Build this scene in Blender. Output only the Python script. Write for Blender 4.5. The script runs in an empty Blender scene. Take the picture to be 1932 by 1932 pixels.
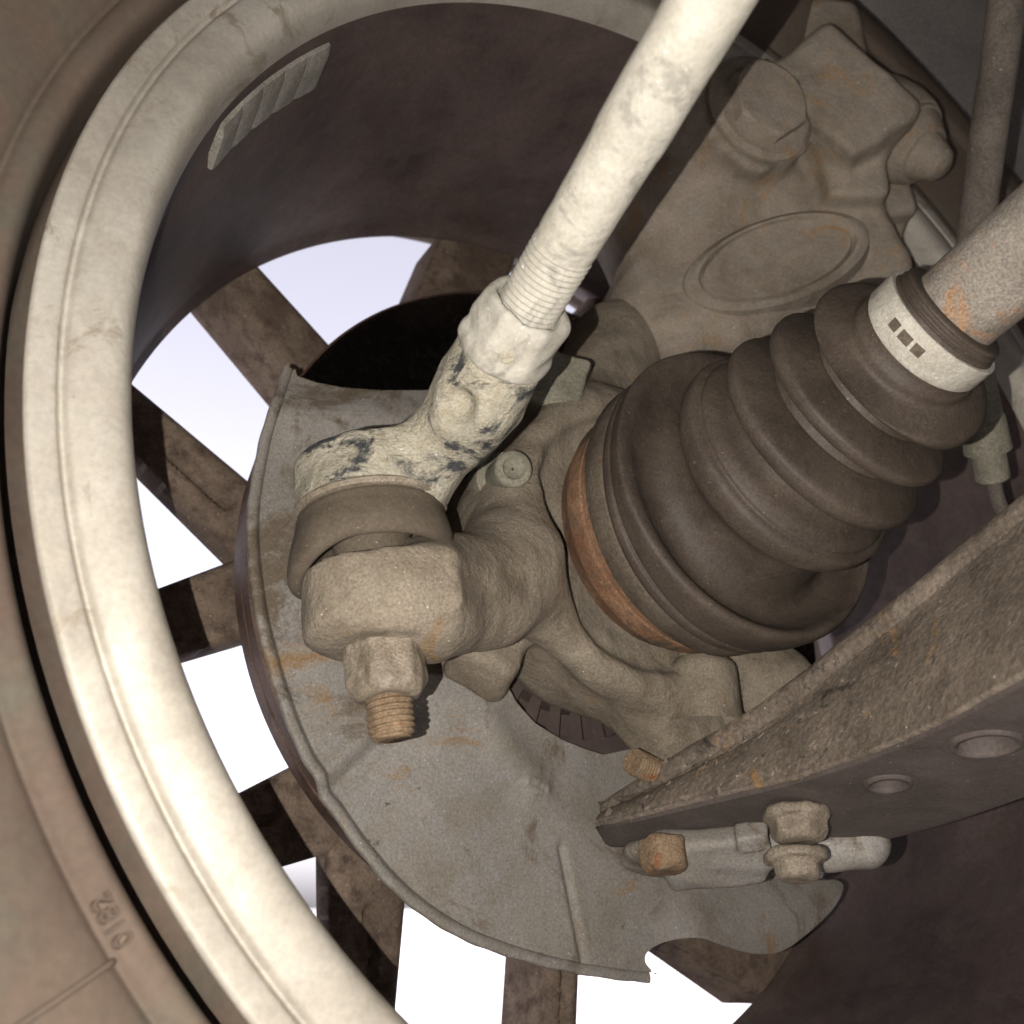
import bpy, math, random
import numpy as np
from mathutils import Vector, Matrix
random.seed(3); np.random.seed(3)
scene = bpy.context.scene
C = scene.collection

# ------------------------------------------------------------------ camera, light, exposure
F_PX, C_PX = 1856.0, 966.0            # focal length and centre in measuring pixels (1932 px wide)
PITCH = math.radians(22.0)            # phone held low, tilted up into the wheel
CAM_Z = 0.19
FWD = np.array([0, math.cos(PITCH), math.sin(PITCH)])
UP = np.array([0, -math.sin(PITCH), math.cos(PITCH)])
RIGHT = np.array([1.0, 0, 0])
CAMLOC = np.array([0, 0, CAM_Z])

def W(p):                              # measuring frame (right, down, forward) -> world
    p = np.asarray(p, float)
    return p[..., 0:1]*RIGHT - p[..., 1:2]*UP + p[..., 2:3]*FWD + CAMLOC

cam_d = bpy.data.cameras.new('camera'); cam = bpy.data.objects.new('camera', cam_d); C.objects.link(cam)
cam.location = CAMLOC; cam.rotation_euler = (math.radians(90)+PITCH, 0, 0)
cam_d.sensor_width = 36; cam_d.sensor_height = 36; cam_d.lens = 36*F_PX/1932.0
cam_d.clip_start = 0.005; cam_d.clip_end = 3000
cam_d.dof.use_dof = True; cam_d.dof.focus_distance = 0.29; cam_d.dof.aperture_fstop = 18
scene.camera = cam

SUN_EL, SUN_AZ = 52.0, 150.0
wd = bpy.data.worlds.new('World'); scene.world = wd; wd.use_nodes = True
nt = wd.node_tree; bg = nt.nodes['Background']
sky = nt.nodes.new('ShaderNodeTexSky'); sky.sky_type = 'NISHITA'; sky.sun_disc = False
sky.sun_elevation = math.radians(SUN_EL); sky.sun_rotation = math.radians(SUN_AZ)
sky.air_density = 1.0; sky.dust_density = 2.5; sky.ozone_density = 1.0
hz = nt.nodes.new('ShaderNodeHueSaturation'); hz.inputs['Saturation'].default_value = .22      # pale hazy sky
nt.links.new(sky.outputs[0], hz.inputs['Color'])
tn = nt.nodes.new('ShaderNodeMix'); tn.data_type = 'RGBA'; tn.blend_type = 'MULTIPLY'; tn.inputs[0].default_value = 1; tn.inputs[7].default_value = (1.0, .94, 1.02, 1)
nt.links.new(hz.outputs[0], tn.inputs[6]); nt.links.new(tn.outputs[2], bg.inputs[0]); bg.inputs[1].default_value = 0.125

sd = bpy.data.lights.new('sun', 'SUN'); sun = bpy.data.objects.new('sun', sd); C.objects.link(sun)
sd.energy = 4.5; sd.angle = math.radians(0.5); sd.color = (1, .95, .88)
az = math.radians(SUN_AZ); el = math.radians(SUN_EL)
sdir = Vector((math.sin(az)*math.cos(el), math.cos(az)*math.cos(el), math.sin(el)))   # towards the sun
sun.rotation_euler = sdir.to_track_quat('Z', 'Y').to_euler()

# the phone's flash, just left of the lens
fl = bpy.data.lights.new('phone_flash', 'POINT'); flash = bpy.data.objects.new('phone_flash', fl); C.objects.link(flash)
fl.shadow_soft_size = 0.0006; fl.energy = 1.58; fl.color = (1, .945, .88)
flash.location = W([-.0165, .004, .0]); flash.rotation_euler = cam.rotation_euler

scene.view_settings.view_transform = 'Standard'; scene.view_settings.look = 'None'
scene.view_settings.exposure = 1.45; scene.view_settings.gamma = 1; scene.view_settings.use_curve_mapping = False
scene.render.engine = 'CYCLES'
scene.cycles.max_bounces = 5; scene.cycles.diffuse_bounces = 2

# ------------------------------------------------------------------ measuring helpers
LIP = np.array([.0891, -.0125, .3372])             # centre of the wheel's inner lip
AX = np.array([.6841, -.4866, -1.0]); AX /= np.linalg.norm(AX)   # wheel axis, towards inboard
E1 = np.cross(AX, [0, 1, 0]); E1 /= np.linalg.norm(E1); E2 = np.cross(AX, E1)

def ray(u, v): return np.array([(u-C_PX)/F_PX, (v-C_PX)/F_PX, 1.0])
def P(u, v, d): return ray(u, v)*d
def Q(u, v, h):                                    # a point seen at (u, v) on the wheel plane at offset h
    r = ray(u, v); return r*((LIP@AX+h)/(r@AX))
def Q2(u, v, h):
    q = Q(u, v, h)-(LIP+AX*h); return (q@E1, q@E2)
def WH(r, th, h): return LIP+AX*h+r*(math.cos(th)*E1+math.sin(th)*E2)
def nrm(v): v = np.asarray(v, float); return v/np.linalg.norm(v)
def frame(d):
    d = nrm(d); t = np.array([0, 0, 1.0]) if abs(d[2]) < .9 else np.array([1.0, 0, 0])
    x = nrm(np.cross(t, d)); return x, np.cross(d, x), d

# ------------------------------------------------------------------ object helpers
ROOT = {}
def base_of(o): return ROOT[o.name]
def thing(name, label, cat, at, group=None):
    o = bpy.data.objects.new(name, None); C.objects.link(o)
    o.empty_display_size = .01
    loc = W(np.asarray(at, float)); o.location = loc; ROOT[o.name] = loc
    o['label'] = label; o['category'] = cat
    if group: o['group'] = group
    return o
def mesh_obj(name, verts, faces, mat, parent=None, smooth=True, world=False, at=None, sharp=None):
    v = np.asarray(verts, float)
    if not world: v = W(v)
    if parent is not None: org = ROOT[parent.name]
    elif at is not None: org = W(np.asarray(at, float))
    else: org = np.zeros(3)
    me = bpy.data.meshes.new(name); me.from_pydata((v-org).tolist(), [], [tuple(int(i) for i in f) for f in faces])
    me.update()
    import bmesh
    bm = bmesh.new(); bm.from_mesh(me); bmesh.ops.recalc_face_normals(bm, faces=bm.faces); bm.to_mesh(me); bm.free()
    if smooth:
        me.polygons.foreach_set('use_smooth', [True]*len(me.polygons))
        if sharp: me.set_sharp_from_angle(angle=math.radians(sharp))
    me.materials.append(mat)
    o = bpy.data.objects.new(name, me); C.objects.link(o)
    if parent is not None: o.parent = parent
    else: o.location = org
    ROOT[o.name] = org
    return o
def tag(o, label, cat, group=None):
    o['label'] = label; o['category'] = cat
    if group: o['group'] = group
    return o
def structure(o): o['kind'] = 'structure'; return o

# ------------------------------------------------------------------ geometry builders
def grid_faces(n, m, wrap_n=False, wrap_m=False):
    f = []
    for i in range(n if wrap_n else n-1):
        for j in range(m if wrap_m else m-1):
            a, b = i*m+j, i*m+(j+1) % m
            c, d = ((i+1) % n)*m+(j+1) % m, ((i+1) % n)*m+j
            f.append((a, b, c, d))
    return f
def lathe(p0, d, prof, n=64, a0=0.0, a1=2*math.pi, cap=False, wob=0.0, closed=False):
    x, y, z = frame(d); full = abs(a1-a0-2*math.pi) < 1e-6
    ang = np.linspace(a0, a1, n, endpoint=not full)
    V = []
    for k, (s, r) in enumerate(prof):
        for t in ang:
            rr = r*(1+wob*(math.sin(3*t+k*.7)+.6*math.sin(7*t+k*1.3)+.4*math.sin(13*t+k*.4)))
            V.append(p0+z*s+rr*(math.cos(t)*x+math.sin(t)*y))
    f = grid_faces(len(prof), n, wrap_n=closed, wrap_m=full)
    if cap:
        V.append(p0+z*prof[0][0]); V.append(p0+z*prof[-1][0]); b = len(V)-2; m = (len(prof)-1)*n
        for j in range(n): f.append((b, (j+1) % n, j)); f.append((b+1, m+j, m+(j+1) % n))
    return np.array(V), f
def smooth_prof(pts, k=4):
    pts = np.asarray(pts, float); out = []
    n = len(pts)
    for i in range(n-1):
        p0, p1, p2, p3 = pts[max(i-1, 0)], pts[i], pts[i+1], pts[min(i+2, n-1)]
        for j in range(k):
            t = j/k
            out.append(.5*((2*p1)+(-p0+p2)*t+(2*p0-5*p1+4*p2-p3)*t*t+(-p0+3*p1-3*p2+p3)*t**3))
    out.append(pts[-1]); return np.array(out)
def tube(path, rad, n=20, k=6, cap=True, sx=1.0):
    pts = smooth_prof(np.asarray(path, float), k) if len(path) > 2 else np.asarray(path, float)
    if np.isscalar(rad): rr = np.full(len(pts), rad)
    else: rr = np.interp(np.linspace(0, 1, len(pts)), np.linspace(0, 1, len(rad)), rad)
    V = []; x, y, z = frame(pts[1]-pts[0])
    for i, p in enumerate(pts):
        d = nrm(pts[min(i+1, len(pts)-1)]-pts[max(i-1, 0)])
        x = nrm(x-d*(x@d)); y = np.cross(d, x)
        for j in range(n):
            t = 2*math.pi*j/n; V.append(p+rr[i]*(math.cos(t)*x*sx+math.sin(t)*y))
    f = grid_faces(len(pts), n, wrap_m=True)
    if cap:
        V += [pts[0], pts[-1]]; b = len(V)-2; m = (len(pts)-1)*n
        for j in range(n): f.append((b, (j+1) % n, j)); f.append((b+1, m+j, m+(j+1) % n))
    return np.array(V), f
def hexnut(p0, d, h, af, rot=0.0, bore=0.0, ch=.14, n=48, flange=0.0, fh=0.0):
    """a hexagonal nut or bolt head with turned chamfers: a fine ring profile limited by hexagon and cone"""
    x, y, z = frame(d); R = af/2/math.cos(math.pi/6); V = []
    prof = []
    if flange: prof += [(0, flange, 1), (fh*.5, flange, 1), (fh, flange*.9, 1)]
    z0 = fh
    prof += [(z0, R*(1-ch*(0 if flange else 1)), 0), (z0+h*(.02 if flange else .13), R*1.0, 0), (z0+h*.86, R, 0), (z0+h, R*(1-ch), 0), (z0+h, max(bore, .0001), 1)]
    for s, r, rnd in prof:
        for j in range(n):
            t = 2*math.pi*j/n+rot; q = (t-rot) % (math.pi/3)-math.pi/6
            hx = af/2/math.cos(q)
            rr = r if rnd else min(r, hx)
            V.append(p0+z*s+rr*(math.cos(t)*x+math.sin(t)*y))
    f = grid_faces(len(prof), n, wrap_m=True)
    V.append(p0); b = len(V)-1
    for j in range(n): f.append((b, (j+1) % n, j))
    return np.array(V), f
def thread(p0, d, length, r, pitch, depth, n=40, taper=0.0, endr=None):
    x, y, z = frame(d); per = 8; m = int(length/pitch*per)
    V = []
    for i in range(m+1):
        for j in range(n):
            t = 2*math.pi*j/n; s = length*i/m; ph = (s/pitch-j/n) % 1
            tri = abs(ph*2-1); rr = r-depth*(1-min(1, tri*1.25))
            rr -= taper*max(0, (s-length*.85)/(length*.15))
            V.append(p0+z*s+rr*(math.cos(t)*x+math.sin(t)*y))
    f = grid_faces(m+1, n, wrap_m=True)
    V += [p0, p0+z*(length-.0006)]; b = len(V)-2
    for j in range(n): f.append((b, (j+1) % n, j)); f.append((b+1, m*n+j, m*n+(j+1) % n))
    return np.array(V), f
def join(*parts):
    V = []; Fa = []; o = 0
    for v, f in parts:
        V.append(np.asarray(v)); Fa += [tuple(i+o for i in q) for q in f]; o += len(v)
    return np.concatenate(V), Fa

# signed distance modelling of castings -------------------------------------------------
def s_cap(p, a, b, ra, rb):
    a = np.asarray(a); b = np.asarray(b); ab = b-a; t = np.clip(((p-a)@ab)/(ab@ab), 0, 1)
    return np.linalg.norm(p-(a+t[:, None]*ab), axis=1)-(ra+(rb-ra)*t)
def s_box(p, c, fr, hs, r):
    q = p-np.asarray(c); q = np.stack([q@fr[0], q@fr[1], q@fr[2]], 1)
    q = np.abs(q)-(np.asarray(hs)-r)
    return np.linalg.norm(np.maximum(q, 0), axis=1)+np.minimum(q.max(1), 0)-r
def s_cyl(p, a, b, rad, r):
    a = np.asarray(a); b = np.asarray(b); d = nrm(b-a); hl = np.linalg.norm(b-a)/2; q = p-(a+b)/2
    z = q@d; rr = np.linalg.norm(q-z[:, None]*d, axis=1)
    w = np.stack([rr-(rad-r), np.abs(z)-(hl-r)], 1)
    return np.linalg.norm(np.maximum(w, 0), axis=1)+np.minimum(w.max(1), 0)-r
def s_ell(p, c, fr, rad):
    q = p-np.asarray(c); q = np.stack([q@fr[0]/rad[0], q@fr[1]/rad[1], q@fr[2]/rad[2]], 1)
    k = np.linalg.norm(q, axis=1); return (k-1)*min(rad)
def smin(a, b, k):
    h = np.maximum(k-np.abs(a-b), 0)/k; return np.minimum(a, b)-h*h*k*.25
def smax(a, b, k): return -smin(-a, -b, k)
def lumps(p, s, amp, seed=0):
    r = np.random.RandomState(seed); o = 0
    for i in range(6):
        d = r.normal(size=3); d /= np.linalg.norm(d); o = o+np.sin(p@d*s*(1+.45*i)+r.rand()*6)/(1+.45*i)
    return o*amp
def sdf_mesh(fn, lo, hi, res):
    lo = np.asarray(lo, float); hi = np.asarray(hi, float); n = np.ceil((hi-lo)/res).astype(int)+1
    gx, gy, gz = [lo[i]+res*np.arange(n[i]) for i in range(3)]
    val = np.empty(n, np.float32)
    for i in range(0, n[0], 24):
        X, Y, Z = np.meshgrid(gx[i:i+24], gy, gz, indexing='ij')
        val[i:i+24] = fn(np.stack([X.ravel(), Y.ravel(), Z.ravel()], 1)).reshape(X.shape)
    ins = val < 0
    cs = np.zeros(n-1, int)
    for a in (0, 1):
        for b in (0, 1):
            for c in (0, 1): cs += ins[a:n[0]-1+a, b:n[1]-1+b, c:n[2]-1+c]
    act = (cs > 0) & (cs < 8); idx = -np.ones(n-1, int); ci = np.argwhere(act); idx[act] = np.arange(len(ci))
    acc = np.zeros((len(ci), 3)); cnt = np.zeros(len(ci))
    corners = [(a, b, c) for a in (0, 1) for b in (0, 1) for c in (0, 1)]
    for i, c0 in enumerate(corners):
        for c1 in corners[i+1:]:
            df = np.array(c1)-np.array(c0)
            if np.abs(df).sum() != 1: continue
            v0 = val[tuple((ci+c0).T)]; v1 = val[tuple((ci+c1).T)]
            x = (v0 < 0) != (v1 < 0); t = np.where(x, v0/np.where(x, v0-v1, 1), 0)
            acc += np.where(x[:, None], np.array(c0)+t[:, None]*df, 0); cnt += x
    V = lo+(ci+acc/cnt[:, None])*res
    Fs = []
    for ax in range(3):
        b, c = (ax+1) % 3, (ax+2) % 3
        sl0 = [slice(None)]*3; sl1 = [slice(None)]*3; sl0[ax] = slice(0, n[ax]-1); sl1[ax] = slice(1, n[ax])
        cross = np.argwhere(ins[tuple(sl0)] != ins[tuple(sl1)])
        ok = (cross[:, b] > 0) & (cross[:, c] > 0) & (cross[:, b] < n[b]-1) & (cross[:, c] < n[c]-1)
        cross = cross[ok]
        eb = np.zeros(3, int); ec = np.zeros(3, int); eb[b] = 1; ec[c] = 1
        q = [idx[tuple((cross-o).T)] for o in (0*eb, eb, eb+ec, ec)]
        q = np.stack(q, 1); flip = ~ins[tuple(cross.T)]; q[flip] = q[flip][:, ::-1]; Fs.append(q)
    return V, np.concatenate(Fs).tolist()

# plates cut to an outline, with a height field --------------------------------------------
def poly_sd(pts, poly):
    poly = np.asarray(poly, float); d = np.full(len(pts), 1e9); ins = np.zeros(len(pts), bool); near = np.zeros((len(pts), 2))
    for i in range(len(poly)):
        a, b = poly[i], poly[(i+1) % len(poly)]; e = b-a; w = pts-a
        t = np.clip((w@e)/max(e@e, 1e-12), 0, 1); q = a+t[:, None]*e; dd = np.linalg.norm(pts-q, axis=1)
        m = dd < d; d[m] = dd[m]; near[m] = q[m]
        c = ((a[1] > pts[:, 1]) != (b[1] > pts[:, 1]))
        with np.errstate(divide='ignore', invalid='ignore'):
            xx = (b[0]-a[0])*(pts[:, 1]-a[1])/(b[1]-a[1])+a[0]
        ins ^= c & (pts[:, 0] < xx)
    return np.where(ins, -d, d), near
def plate(outline, place, g, top, bottom, hole=None, snap=True):
    """outline in 2-D; place(x, y, h) -> 3-D; top(x, y, edge distance), bottom height fields"""
    poly = np.asarray(outline, float); lo = poly.min(0)-g; hi = poly.max(0)+g
    nx, ny = np.ceil((hi-lo)/g).astype(int)+1
    X, Y = np.meshgrid(lo[0]+g*np.arange(nx), lo[1]+g*np.arange(ny), indexing='ij')
    pts = np.stack([X.ravel(), Y.ravel()], 1)
    cen = (pts.reshape(nx, ny, 2)[:-1, :-1]+g/2).reshape(-1, 2)
    s, _ = poly_sd(cen, poly); keep = s < 0
    if hole is not None:
        sh, _ = poly_sd(cen, hole); keep &= sh > 0
    keep = keep.reshape(nx-1, ny-1)
    I = np.arange(nx*ny).reshape(nx, ny)
    q = np.stack([I[:-1, :-1][keep], I[1:, :-1][keep], I[1:, 1:][keep], I[:-1, 1:][keep]], 1)
    ed = {}
    for f in q:
        for a, b in zip(f, np.roll(f, -1)):
            k = (min(a, b), max(a, b)); ed.setdefault(k, []).append((a, b))
    bd = [v[0] for v in ed.values() if len(v) == 1]
    bv = np.array(sorted({a for e in bd for a in e}))
    if snap:
        s1, n1 = poly_sd(pts[bv], poly); tgt = n1
        if hole is not None:
            s2, n2 = poly_sd(pts[bv], hole); m = np.abs(s2) < np.abs(s1); tgt = np.where(m[:, None], n2, n1)
        ok = np.linalg.norm(tgt-pts[bv], axis=1) < g*1.6
        pts[bv[ok]] = tgt[ok]
    used = np.unique(q); rm = -np.ones(nx*ny, int); rm[used] = np.arange(len(used)); p = pts[used]
    sdv, _ = poly_sd(p, poly); e = -sdv
    if hole is not None: e = np.minimum(e, np.maximum(poly_sd(p, hole)[0], 0))
    ht = top(p[:, 0], p[:, 1], e); hb = bottom(p[:, 0], p[:, 1], e)
    V = np.concatenate([place(p[:, 0], p[:, 1], ht), place(p[:, 0], p[:, 1], hb)]); n = len(p)
    q = rm[q]; Fc = q.tolist()+(q[:, ::-1]+n).tolist()+[(rm[b], rm[a], rm[a]+n, rm[b]+n) for a, b in bd]
    return np.array(V), Fc
def wplace(x, y, h): return LIP+np.outer(h, AX)+np.outer(x, E1)+np.outer(y, E2)

# ------------------------------------------------------------------ materials
def mat(name, cols, rust=0.0, rustcol=(.20, .075, .03), scale=45, rough=.8, metal=0.0, bump=.5, bdist=.0006, speck=.35,
        fine=900, spec=.35, patch=None, patchcol=None, patchscale=25, contrast=(.38, .62), stretch=None, grains=True, patch2=None):
    m = bpy.data.materials.new(name); m.use_nodes = True; t = m.node_tree; N = t.nodes; Lk = t.links
    b = N['Principled BSDF']; tc = N.new('ShaderNodeTexCoord'); src = tc.outputs['Object']
    if stretch:
        mp = N.new('ShaderNodeMapping'); mp.inputs['Scale'].default_value = stretch; Lk.new(src, mp.inputs[0]); src = mp.outputs[0]
    def noise(sc, det=6, rg=.6, dist=0.0):
        n = N.new('ShaderNodeTexNoise'); n.inputs['Scale'].default_value = sc; n.inputs['Detail'].default_value = det
        n.inputs['Roughness'].default_value = rg; n.inputs['Distortion'].default_value = dist; Lk.new(src, n.inputs['Vector']); return n
    def ramp(inp, a, c, ca=(0, 0, 0, 1), cb=(1, 1, 1, 1)):
        r = N.new('ShaderNodeValToRGB'); r.color_ramp.elements[0].position = a; r.color_ramp.elements[1].position = c
        r.color_ramp.elements[0].color = ca; r.color_ramp.elements[1].color = cb; Lk.new(inp, r.inputs[0]); return r
    def mix(fac, a, c, mode='MIX'):
        x = N.new('ShaderNodeMix'); x.data_type = 'RGBA'; x.blend_type = mode
        for i, s in ((0, fac), (6, a), (7, c)):
            if hasattr(s, 'is_linked') or hasattr(s, 'links'): Lk.new(s, x.inputs[i])
            elif i == 0: x.inputs[0].default_value = s
            else: x.inputs[i].default_value = (*s, 1)
        return x.outputs[2]
    n1 = noise(scale, 8, .62, .4); n2 = noise(scale*4.3, 6, .65); n3 = noise(fine, 3, .6)
    c = mix(ramp(n1.outputs[0], *contrast).outputs[0], cols[0], cols[1])
    if len(cols) > 2: c = mix(ramp(n2.outputs[0], .48, .68).outputs[0], c, cols[2])
    if rust:
        n4 = noise(scale*.9+7, 9, .7, 1.2); rr = ramp(n4.outputs[0], .66-.22*rust, .74-.16*rust)
        n5 = noise(scale*6, 5, .7); rc = mix(n5.outputs[0], rustcol, (rustcol[0]*1.7, rustcol[1]*1.8, rustcol[2]*1.6))
        c = mix(rr.outputs[0], c, rc)
    if patch:
        n6 = noise(patchscale, 9, .72, 1.0); pr = ramp(n6.outputs[0], .62-.25*patch, .68-.2*patch); c = mix(pr.outputs[0], c, patchcol)
    if patch2:
        n8 = noise(patch2[2], 10, .75, 1.6); pr = ramp(n8.outputs[0], .64-.25*patch2[0], .67-.22*patch2[0]); c = mix(pr.outputs[0], c, patch2[1])
    if speck:
        sp = ramp(n3.outputs[0], .3, .72, (1-speck, 1-speck, 1-speck, 1), (1+speck*.6, 1+speck*.6, 1+speck*.55, 1))
        c = mix(1.0, c, sp.outputs[0], 'MULTIPLY')
        if grains: n7 = noise(fine*.8, 2, .5); gr = ramp(n7.outputs[0], .73, .77); c = mix(gr.outputs[0], c, tuple(min(.7, q*2.2+.05) for q in cols[1]))
    Lk.new(c, b.inputs['Base Color'])
    b.inputs['Metallic'].default_value = metal; b.inputs['Specular IOR Level'].default_value = spec
    rm = N.new('ShaderNodeMapRange'); Lk.new(n2.outputs[0], rm.inputs[0]); rm.inputs[3].default_value = rough-.12; rm.inputs[4].default_value = min(1, rough+.12)
    Lk.new(rm.outputs[0], b.inputs['Roughness'])
    def mad(src_, k, add=None):
        q = N.new('ShaderNodeMath'); q.operation = 'MULTIPLY_ADD'; Lk.new(src_, q.inputs[0]); q.inputs[1].default_value = k
        if add is None: q.inputs[2].default_value = 0
        else: Lk.new(add, q.inputs[2])
        return q
    nm = noise(scale*1.9+30, 7, .68, .3)
    ad = mad(nm.outputs[0], 2.6, mad(n2.outputs[0], 1.1, mad(n3.outputs[0], .22).outputs[0]).outputs[0])
    bp = N.new('ShaderNodeBump'); bp.inputs['Strength'].default_value = bump; bp.inputs['Distance'].default_value = bdist
    Lk.new(ad.outputs[0], bp.inputs['Height']); Lk.new(bp.outputs[0], b.inputs['Normal'])
    return m

M = {}
M['lip'] = mat('dusty_alloy', [(.35, .318, .268), (.51, .475, .41), (.42, .38, .32)], scale=22, rough=.58, metal=.2, bump=.12, patch=.20, patchcol=(.31, .265, .205), patchscale=38, patch2=(-.08, (.17, .14, .11), 110), speck=.12, fine=700, spec=.4, grains=False)
M['barrel'] = mat('brake_dust_alloy', [(.055, .038, .035), (.115, .082, .072), (.085, .066, .055)], scale=16, rough=.75, bump=.2, speck=.2, fine=500, grains=False)
M['spoke'] = mat('brown_dust_spoke', [(.12, .085, .062), (.24, .18, .135), (.09, .06, .045)], scale=30, rough=.85, bump=.6, speck=.3)
M['tyre'] = mat('dusty_rubber', [(.10, .072, .056), (.14, .105, .08), (.105, .095, .073)], scale=9, rough=.9, bump=.12, speck=.12, fine=420, spec=.2, grains=False)
M['shield'] = mat('galvanised_shield', [(.235, .21, .175), (.34, .315, .285), (.285, .272, .255)], rust=.44, rustcol=(.22, .135, .07), scale=22, rough=.7, metal=.12, bump=.4, speck=.3, fine=1200,
                  patch=.40, patchcol=(.165, .13, .095), patchscale=20, patch2=(.02, (.075, .08, .06), 48))
M['rotor'] = mat('brake_rotor_iron', [(.10, .06, .045), (.16, .10, .075)], scale=60, rough=.6, metal=.2, bump=.3)
M['rotorface'] = mat('polished_rotor_face', [(.10, .085, .075), (.13, .11, .10)], scale=60, rough=.26, metal=1.0, bump=.05, speck=.1)
M['tone'] = mat('dark_brown_plastic', [(.085, .062, .055), (.11, .08, .07)], scale=40, rough=.7, bump=.15, speck=.1)
M['dark'] = mat('black_gap', [(.01, .009, .009), (.016, .014, .013)], bump=.1, speck=.0, rough=.9)
M['knuckle'] = mat('dusty_cast_iron', [(.185, .15, .11), (.315, .265, .205), (.25, .215, .16)], rust=.26, rustcol=(.22, .13, .055), scale=38, rough=.85, bump=.75, bdist=.0007, speck=.35, fine=1300)
M['caliper'] = mat('dusty_caliper_casting', [(.24, .195, .148), (.385, .325, .26), (.31, .275, .225)], rust=.38, rustcol=(.30, .17, .085), scale=30, rough=.88, bump=.6, bdist=.0009, speck=.22, fine=1000)
M['tierod'] = mat('chalky_tie_rod', [(.33, .312, .265), (.48, .455, .39), (.40, .372, .308)], patch=.24, patchcol=(.29, .275, .235), patchscale=44, scale=30, rough=.8, bump=.45, speck=.14, fine=900)
M['rodend'] = mat('flaking_rod_end', [(.33, .31, .245), (.46, .42, .33), (.38, .34, .25)], scale=40, rough=.8, bump=.9, bdist=.001, speck=.3, fine=1100,
                  patch=.37, patchcol=(.05, .052, .055), patchscale=50, stretch=(1, 1, 1.6))
M['boot'] = mat('dusty_rubber_boot', [(.085, .067, .048), (.13, .105, .078), (.105, .085, .063)], scale=40, rough=.85, bump=.25, speck=.25, fine=1100, spec=.25)
M['cvboot'] = mat('brown_cv_boot', [(.052, .039, .030), (.092, .072, .055), (.070, .052, .040)], scale=34, rough=.62, bump=.35, speck=.34, fine=1300, spec=.4)
M['rust'] = mat('orange_rust', [(.19, .095, .05), (.31, .18, .105), (.15, .10, .07)], patch=.36, patchcol=(.115, .085, .062), patchscale=16, rust=.2, scale=50, rough=.9, bump=.6, speck=.4, fine=1300)
M['clampdark'] = mat('grimy_band_steel', [(.085, .066, .05), (.135, .108, .082)], rust=.15, scale=50, rough=.7, bump=.5, metal=.1)
M['clamp'] = mat('pale_dusty_clamp', [(.42, .39, .33), (.55, .52, .45)], scale=90, rough=.8, bump=.5, speck=.25, fine=1400)
M['shaft'] = mat('rusty_shaft', [(.20, .175, .145), (.31, .275, .235), (.24, .21, .18)], rust=.5, rustcol=(.30, .15, .07), scale=48, rough=.85, bump=.8, bdist=.0007, speck=.45, fine=1500)
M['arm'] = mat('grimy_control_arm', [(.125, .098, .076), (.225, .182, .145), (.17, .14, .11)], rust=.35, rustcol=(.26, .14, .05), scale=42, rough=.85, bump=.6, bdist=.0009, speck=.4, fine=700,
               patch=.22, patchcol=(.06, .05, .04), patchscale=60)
M['armunder'] = mat('dark_arm_underside', [(.075, .06, .054), (.115, .094, .085)], scale=30, rough=.7, bump=.3, speck=.25, fine=900)  # darker, smoother base colour than the arm's upper side
M['bolt'] = mat('rusty_bolt', [(.22, .145, .085), (.34, .24, .15), (.26, .20, .14)], rust=.4, scale=90, rough=.7, bump=.9, speck=.4, fine=1500, metal=.15)
M['nutsteel'] = mat('worn_nut_steel', [(.22, .18, .135), (.33, .28, .22), (.20, .165, .12)], rust=.25, scale=80, rough=.55, bump=.55, bdist=.0006, speck=.4, fine=1400, metal=.12)
M['hose'] = mat('dusty_hose', [(.14, .12, .10), (.21, .18, .15)], scale=60, rough=.85, bump=.3)
M['sensor'] = mat('green_grey_sensor', [(.20, .19, .145), (.29, .265, .205)], scale=60, rough=.8, bump=.4)
M['weight'] = mat('grey_weight', [(.20, .185, .16), (.29, .27, .235)], scale=60, rough=.7, bump=.25)
M['liner'] = mat('grey_liner_plastic', [(.17, .155, .145), (.24, .22, .20)], scale=12, rough=.85, bump=.15)
M['under'] = mat('black_underbody_block', [(.02, .02, .02), (.035, .033, .03)], scale=6, rough=.9, bump=.2)
M['ground'] = mat('pale_concrete', [(.43, .41, .44), (.53, .51, .54), (.37, .355, .38)], scale=3, rough=.9, bump=.3, bdist=.004, speck=.2, fine=40)
M['print'] = mat('moulded_digits', [(.085, .06, .047), (.105, .076, .06)], scale=30, rough=.9, bump=.1, speck=.1)

PI = math.pi
# ------------------------------------------------------------------ setting
def flat(name, z, s, m):
    o = mesh_obj(name, [(-s, -s, z), (s, -s, z), (s, s, z), (-s, s, z)], [(0, 1, 2, 3)], m, world=True, smooth=False); return structure(o)
flat('ground', 0.0, 900, M['ground'])
IN = nrm(np.array([W(AX)[0]-CAMLOC[0], W(AX)[1]-CAMLOC[1], 0])); SIDE = np.array([-IN[1], IN[0], 0])
WC = W(LIP); WC = np.array([WC[0], WC[1], 0])
def carbox(name, i0, i1, s0, s1, z0, z1, m):
    V = []
    for i in (i0, i1):
        for s in (s0, s1):
            for z in (z0, z1): V.append(WC+IN*i+SIDE*s+np.array([0, 0, z]))
    return structure(mesh_obj(name, V, [(0, 1, 3, 2), (4, 6, 7, 5), (0, 4, 5, 1), (2, 3, 7, 6), (0, 2, 6, 4), (1, 5, 7, 3)], m, world=True, smooth=False))
carbox('underbody_block_top', -.20, 1.55, -1.4, 2.6, .78, .82, M['under'])  # unseen car floor, placed overhead to block sun and sky
carbox('underbody_block_far', 1.50, 1.55, -1.4, 2.6, .14, .78, M['under'])  # unseen wall added to block daylight, low gap left for some spill
carbox('underbody_block_front', -.18, 1.5, -.95, -.90, .025, .78, M['under'])  # unseen walls added at front and rear to shut out daylight
carbox('underbody_block_rear', -.18, 1.5, .90, .95, .025, .78, M['under'])
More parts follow.
